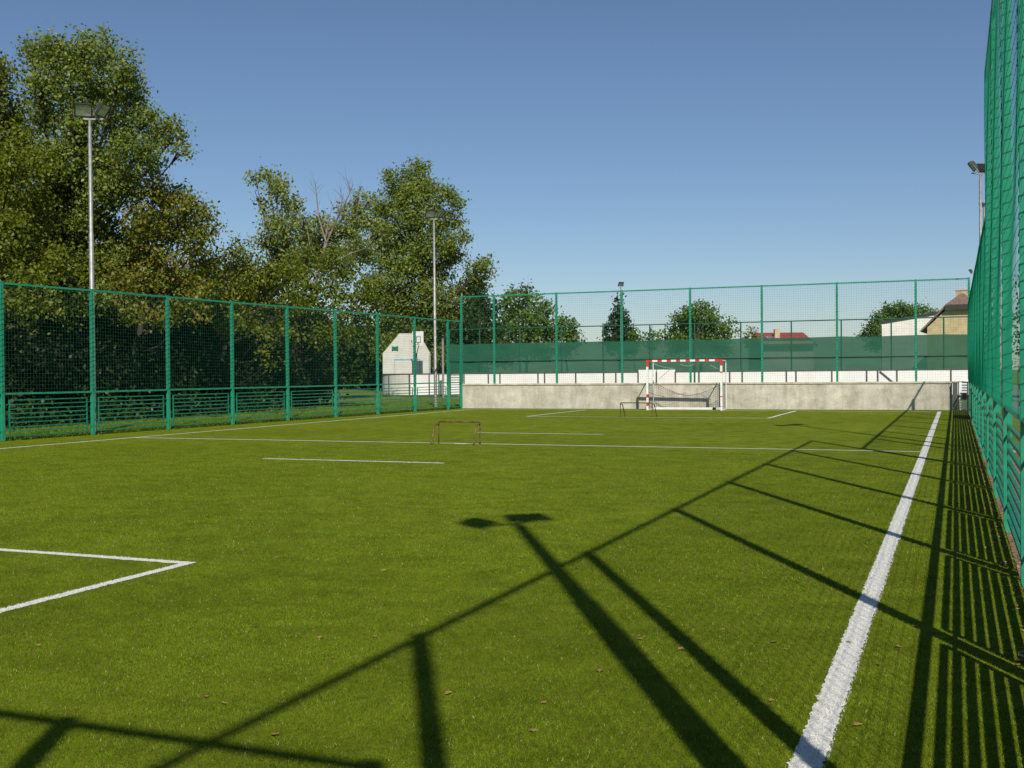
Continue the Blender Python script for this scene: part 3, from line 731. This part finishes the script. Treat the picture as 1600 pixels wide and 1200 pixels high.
PAL = dict(
 poplar=[(.150,.210,.024),(.190,.245,.032),(.115,.170,.020),(.245,.280,.075)],
 yellow=[(.160,.195,.012),(.220,.225,.014),(.120,.165,.012),(.095,.135,.010)],
 lime=[(.125,.170,.010),(.165,.200,.012),(.095,.135,.010)],
 autumn=[(.160,.195,.014),(.215,.215,.018),(.130,.175,.014),(.25,.18,.03),(.11,.15,.014)],
 pale=[(.215,.265,.060),(.180,.230,.045),(.260,.295,.095)],
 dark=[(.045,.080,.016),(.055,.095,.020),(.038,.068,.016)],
 deep_shade=[(.018,.034,.008),(.024,.042,.010),(.014,.028,.008)],  # near-black leaf tones: the shade under the trees is put into the colour
 conifer=[(.030,.065,.022),(.040,.080,.028),(.050,.090,.030)],
 mid=[(.110,.180,.022),(.140,.210,.026),(.090,.155,.020)])

def tree(name, label, D, blobs, pal, size=.13, cover=2.6, per=16, depth=1.0, lobes=None, group=None, trunk_r=.22, spread=.30, seed=1, base=None, bark=BARK, sky=.0):
    """blobs: (px, py, radius px) silhouettes of the boughs at distance D; each becomes a round bough with real depth"""
    global rng
    rng = np.random.default_rng(seed); rd = random.Random(seed)
    cs = []
    for i, bl in enumerate(blobs):
        px, py, r = bl[:3]; dd = bl[3] if len(bl) > 3 else rd.uniform(-1, 1)*depth
        cs.append((at(px, py, D+dd), r*(D+dd)/F))
    bx = np.mean([c[0][:2] for c in cs], 0) if base is None else at(base, 600, D)[:2]
    if group == GR and D < 60: bx = bx + np.array([-3.2, 1.5])
    root = thing(name, label, 'tree', (bx[0], bx[1], 0), 0, group)
    O = np.array([bx[0], bx[1], 0])
    zs = [c[0][2] for c in cs]; ztop = max(zs)
    tops = sorted(cs, key=lambda c: -c[0][2])
    # trunk
    mb = MB(); tp = tops[0][0]-O; K = 8; pts = []; rr = []
    zt = tp[2]*.94
    for i in range(K+1):
        u = i/K; pts.append((tp[0]*u**1.5 + .12*math.sin(u*7+seed)*(1-u), tp[1]*u**1.5 + .12*math.cos(u*6+seed)*(1-u), zt*u)); rr.append(trunk_r*(1.15 if i == 0 else 1)*(1-u)**1.1 + .02)
    mb.tube(pts, rr, 9)
    for (c, R_) in cs:
        c = c-O; z0 = max(.18*ztop, min(c[2]*.62, zt*.85)); u = z0/zt
        s0 = np.array([tp[0]*u**1.5, tp[1]*u**1.5, z0]); s1 = c*.98
        mid = (s0+s1)/2 + np.array([rd.uniform(-.2,.2), rd.uniform(-.2,.2), -.08*np.linalg.norm(s1-s0)])
        mb.tube([s0, mid, s1], [trunk_r*.30*(1-u*.5)+.01, trunk_r*.15+.01, .015], 6, False)
        for _ in range(5):
            v = np.array([rd.gauss(0,1), rd.gauss(0,1), rd.gauss(.3,.8)]); v /= np.linalg.norm(v); e = s1 + v*R_*.85
            mb.tube([s1*.85+mid*.15, (s1+e)/2 + np.array([0,0,.05]), e], [.03, .018, .006], 4, False)
    mb.build('trunk', bark, root)
    # crown
    cen = []; out = []
    for (c, R_), bl in zip(cs, blobs):
        area = math.pi*R_*R_*cover*1.45*(.50 if (D < 60 and bl[1] > 385) else 1); leaf_a = size*size*.5*.9
        n = max(4, int(area/leaf_a/per))
        mS = int(9 + 5*min(R_, 2)); sv = rng.normal(0, 1, (mS, 3)); sv /= np.linalg.norm(sv, axis=1)[:, None]
        sc_ = sv*rng.uniform(.45, .98, (mS, 1)); wgt = rng.uniform(.4, 1.6, mS); wgt /= wgt.sum()
        n2 = int(n*.72); pick = rng.choice(mS, n2, p=wgt)
        pos2 = sc_[pick] + rng.normal(0, .17, (n2, 3))*np.array([1, 1, .75]); v2 = pos2/np.linalg.norm(pos2, axis=1)[:, None]
        cen.append(c-O + pos2*R_); out.append(v2); n = max(2, n-n2)
        v = rng.normal(0, 1, (n, 3)); v /= np.linalg.norm(v, axis=1)[:, None]
        rad = R_*(rng.uniform(.05, .9, (n, 1))**.5)*(.85+.25*np.sin(v[:, :1]*5+v[:, 1:2]*4+v[:, 2:]*6+seed))
        cen.append(c-O + v*rad*np.array([1, 1, .92])); out.append(v)
    cen = np.concatenate(cen); out = np.concatenate(out)
    k = cen[:, 2] > .3; leaves(cen[k], per, spread, size, PAL[pal], 'crown', root, out[k])
    return root

GR = 'trees behind the left fence'
tree('poplar_tree', 'tallest poplar at the left with large glossy green crown behind the near lamp', 40,
     [(130,80,28),(158,92,26),(90,85,30),(60,92,24),(50,78,12),(188,118,26),(205,92,14),(165,62,14),(60,135,36),(115,125,42),(165,150,38),(205,150,26),(70,180,34),(130,190,46),(190,200,34),(232,180,18),(245,205,22),(270,215,18),(285,232,11),(268,190,11),(220,165,14),
      (215,232,34),(240,252,18),(155,250,48),(95,245,40),(50,240,40),(110,300,48),(170,300,44),(60,310,46),(200,285,24),(140,350,45),(90,365,45),(40,370,40),(170,400,40),(110,420,35),(150,460,34,-3),(110,480,34,-3)], 'poplar', .105, 2.9, 14, 1.6, group=GR, trunk_r=.30, spread=.22, seed=3, base=110)
tree('broadleaf_tree', 'tree cut by the left edge of the photo with yellowing lower leaves', 36.5,
     [(3,105,15),(-15,125,35),(-10,170,45),(25,180,20),(30,210,20),(-20,230,55),(20,260,40),(50,250,25),(-40,310,70),(15,315,45),(60,330,38),(0,370,48),(60,390,36),(95,405,30),(120,428,18),(20,430,34),(60,440,24),(-50,420,60),(-30,490,50),(62,535,11),(48,520,10),(20,480,34,-4),(70,480,26,-4),(40,440,34,-4),(-20,450,50,-4)], 'yellow', .11, 2.8, 14, 2.0, group=GR, trunk_r=.24, spread=.22, seed=5, base=-10)
tree('broadleaf_tree', 'yellow and orange tinged tree between the tall poplar and the sky gap', 41,
     [(240,300,26),(268,305,26),(295,325,24),(320,335,14),(338,350,7),(225,340,40),(275,360,38),(312,375,25),(200,385,40),(250,405,42),(300,415,38),(328,410,18),(225,445,36),(275,455,34),(310,450,25),(195,470,30),(260,495,26,-3),(215,490,26,-3),(180,440,30,-3),(300,480,26,-3)], 'autumn', .11, 2.8, 14, 1.8, group=GR, trunk_r=.17, spread=.22, seed=8)
tree('broadleaf_tree', 'low yellow green tree beside the fence post, right of the orange tinged tree', 47,
     [(365,390,22),(345,420,28),(385,415,28),(420,425,26),(365,450,35),(410,455,32),(450,430,22),(345,480,30),(385,490,32),(430,485,30),(460,470,22),(410,520,16,-4),(412,548,13,-4),(425,565,7,-4),(450,520,18,-3),(360,510,22,-3)], 'yellow', .12, 2.8, 14, 1.5, group=GR, trunk_r=.14, spread=.22, seed=11)
tree('broadleaf_tree', 'low dark olive tree in the middle of the left treeline', 52,
     [(480,400,24),(455,405,20),(510,410,26),(540,430,26),(490,440,34),(530,465,34),(570,460,28),(480,480,30),(560,500,30),(520,505,30),(588,480,14),(500,530,22),(540,525,18)], 'lime', .13, 2.8, 14, 1.5, group=GR, trunk_r=.15, spread=.24, seed=13)
tree('poplar_tree', 'pale poplar with several thin upright leaders beside the bare branches', 66,
     [(420,277,13),(398,277,10),(440,285,13),(430,300,15),(447,312,14),(412,318,11),(455,330,18),(425,345,16),(440,358,22),(475,345,14),(480,370,24),(410,375,18),(440,390,28),(500,345,13),(520,360,20),(540,330,14),(562,305,8),(560,330,16),(575,345,16),(545,360,24),(510,385,26),(470,410,30),(560,390,26),(535,415,26),(580,310,8),(600,360,14)], 'pale', .17, 2.6, 12, 2.0, group=GR, trunk_r=.16, spread=.28, seed=17, base=480)
tree('poplar_tree', 'rounded tall poplar directly behind the far left lamp', 101,
     [(650,258,10),(663,262,8),(640,280,18),(612,276,12),(665,285,18),(620,300,22),(655,308,26),(690,303,16),(708,308,10),(600,325,22),(635,335,32),(680,340,28),(712,318,12),(710,345,15),(590,360,24),(625,375,34),(670,380,32),(705,378,17),(723,372,10),(600,405,32),(645,420,36),(690,420,28),(715,400,12),(740,425,18),(758,412,12),(765,428,7),(745,445,16),(590,450,30),(630,465,38),(680,470,36),(725,455,22),(610,500,34),(660,510,36),(705,500,26),(735,480,14),(610,550,34),(650,555,34),(695,550,28)], 'poplar', .21, 3.0, 12, 2.0, group=GR, trunk_r=.34, spread=.38, seed=19, base=665)
tree('broadleaf_tree', 'dull green tree low behind the far left corner of the pitch', 96,
     [(750,462,14),(745,480,20),(765,490,18),(735,500,26),(772,512,18),(720,530,24),(750,535,26),(778,540,16),(765,556,20),(725,556,22)], 'dark', .26, 3.0, 12, 2, group=GR, trunk_r=.18, spread=.38, seed=23)
GB = 'distant trees beyond the green screen'
tree('broadleaf_tree', 'dark clumped tree rising behind the left part of the far fence', 104,
     [(800,460,10),(820,458,12),(832,464,8),(790,472,12),(815,476,16),(845,478,12),(856,487,8),(800,496,20),(830,500,20),(855,500,13),(785,512,22),(820,525,24),(855,522,20),(800,545,24),(840,545,22)], 'mid', .24, 3.0, 12, 2.5, group=GB, trunk_r=.18, spread=.4, seed=29)
tree('broadleaf_tree', 'small rounded tree at the right tail of the dark clump', 108,
     [(878,502,10),(890,506,8),(885,518,12),(898,522,7),(868,525,14),(890,534,13),(902,530,6),(880,545,14)], 'mid', .24, 3.0, 12, 1.5, group=GB, trunk_r=.12, spread=.35, seed=31)
tree('conifer_tree', 'pointed dark conifer behind the lone distant lamp', 110,
     [(967,467,2.5,0),(967,474,4,0),(967,481,6,0),(963,489,7,0),(973,491,7,0),(968,498,9,0),(958,500,7,0),(978,503,8,0),(955,511,9,0),(968,512,12,0),(982,516,9,0),(951,524,8,0),(966,526,15,0),(985,527,10,0),(953,540,13,0),(980,542,15,0)], 'conifer', .24, 3.6, 12, .6, group=GB, trunk_r=.14, spread=.26, seed=37, base=967)
tree('shrub', 'low light green bush leaning right of the conifer', 108, [(990,522,7),(998,529,6),(990,535,9)], 'mid', .22, 3, 12, .5, group=GB, trunk_r=.06, spread=.25, seed=38)
tree('broadleaf_tree', 'broad round green tree above the middle of the green screen', 118,
     [(1098,480,9),(1085,484,11),(1070,490,10),(1108,486,8),(1062,503,13),(1085,502,20),(1110,503,16),(1128,510,11),(1052,518,10),(1075,525,20),(1105,525,20),(1132,525,13),(1143,502,3.5),(1040,527,8),(1147,518,4),(1060,540,18),(1095,542,20),(1125,542,16)], 'mid', .26, 3.2, 12, 2.5, group=GB, trunk_r=.2, spread=.40, seed=41)
tree('shrub', 'small bush between the conifer and the round tree', 116, [(1019,522,6),(1013,530,7),(1024,531,6),(1018,540,9)], 'mid', .22, 2.6, 12, .6, group=GB, trunk_r=.06, spread=.3, seed=43)
tree('shrub', 'sparse brownish bush left of the red roof', 116, [(1177,520,6),(1165,527,6),(1182,527,5),(1172,535,8)], 'autumn', .22, 2.0, 10, .6, group=GB, trunk_r=.06, spread=.3, seed=47)
tree('broadleaf_tree', 'wide dense green tree behind the white outbuilding', 190,
     [(1402,482,11),(1385,487,11),(1420,484,12),(1440,487,10),(1455,490,7),(1372,499,12),(1395,500,18),(1425,500,16),(1360,514,11),(1385,518,20),(1415,520,20),(1348,524,6),(1365,535,16)], 'mid', .36, 3.4, 12, 2.5, group=GB, trunk_r=.25, spread=.5, seed=53)
tree('broadleaf_tree', 'dark tree outside the right fence seen through its net', 62,
     [(1612,450,18),(1640,430,30),(1620,490,26),(1660,480,45),(1625,530,30),(1680,540,45),(1630,570,25)], 'dark', .16, 2.8, 12, 2, group='trees beyond the right fence', trunk_r=.2, spread=.33, seed=59)

# dead tree: bare branches
def bare_tree():
    D = 61; rd = random.Random(4); b = at(470,600,D); O = Vector((b[0], b[1], 0))
    t = thing('bare_tree', 'leafless grey tree with forking branches left of the rounded poplar', 'tree', O, 0, GR); mb = MB()
    def lim(pix, r0, r1):
        P = [Vector(at(px, py, D+dd))-O for px, py, dd in pix]; n = len(P); mb.tube(P, [r0+(r1-r0)*i/(n-1) for i in range(n)], 6); return P
    mb.tube([(0,0,0), Vector(at(475,520,D))-O, Vector(at(492,440,D))-O, Vector(at(510,380,D))-O], [.22,.18,.13,.09], 8)
    L = [lim([(510,380,0),(498,340,.2),(494,300,.3),(492,282,.3)], .05, .01), lim([(510,380,0),(528,340,-.3),(545,305,-.5),(552,288,-.5)], .06, .01), lim([(505,395,0),(512,350,.4),(520,320,.6)], .05, .01),
         lim([(528,340,-.3),(535,310,-.8),(530,290,-1)], .03, .006), lim([(492,440,0),(520,410,.5),(550,395,.8),(580,385,1)], .06, .01), lim([(538,320,-.4),(556,312,0),(565,296,.3)], .03, .006), lim([(545,305,-.5),(548,295,0),(540,280,.2)], .02, .005), lim([(500,420,0),(485,390,.4),(480,360,.6)], .04, .008)]
    for P in L:
        for i in range(len(P)-1):
            for _ in range(4):
                s = P[i].lerp(P[i+1], rd.random()); v = Vector((rd.gauss(0,.5), rd.gauss(0,.5), rd.uniform(.3,1.2))); e = s + v.normalized()*rd.uniform(.4,1.1)
                mb.tube([s, s.lerp(e,.5)+Vector((rd.gauss(0,.05),0,.03)), e], [.012,.009,.003], 4, False)
    mb.build('trunk', DEADBARK, t)
bare_tree()

# undergrowth and the wood behind the row, each one countless mass
rng = np.random.default_rng(77)
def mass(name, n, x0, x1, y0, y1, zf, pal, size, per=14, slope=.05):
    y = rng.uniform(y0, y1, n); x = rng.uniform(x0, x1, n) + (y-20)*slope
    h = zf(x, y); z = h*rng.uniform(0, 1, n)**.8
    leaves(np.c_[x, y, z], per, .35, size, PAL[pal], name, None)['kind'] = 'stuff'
mass('undergrowth', 12000, -37, -31, 2, 50, lambda x, y: 4.6+1.0*np.sin(y*.8)+.6*np.sin(y*2.1+x), 'deep_shade', .20, 14, 0)
mass('undergrowth_front', 4200, -29.5, -26.6, 2, 50, lambda x, y: 2.6+.8*np.sin(y*.9)+.5*np.sin(y*2.7+x), 'deep_shade', .15, 14, -.11)
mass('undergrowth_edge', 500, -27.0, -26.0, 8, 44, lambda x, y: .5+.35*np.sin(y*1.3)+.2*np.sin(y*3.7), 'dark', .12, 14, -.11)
mass('woodland', 9000, -46, -37, 0, 57, lambda x, y: 7.5+1.2*np.sin(y*.35), 'deep_shade', .34, 14, 0)
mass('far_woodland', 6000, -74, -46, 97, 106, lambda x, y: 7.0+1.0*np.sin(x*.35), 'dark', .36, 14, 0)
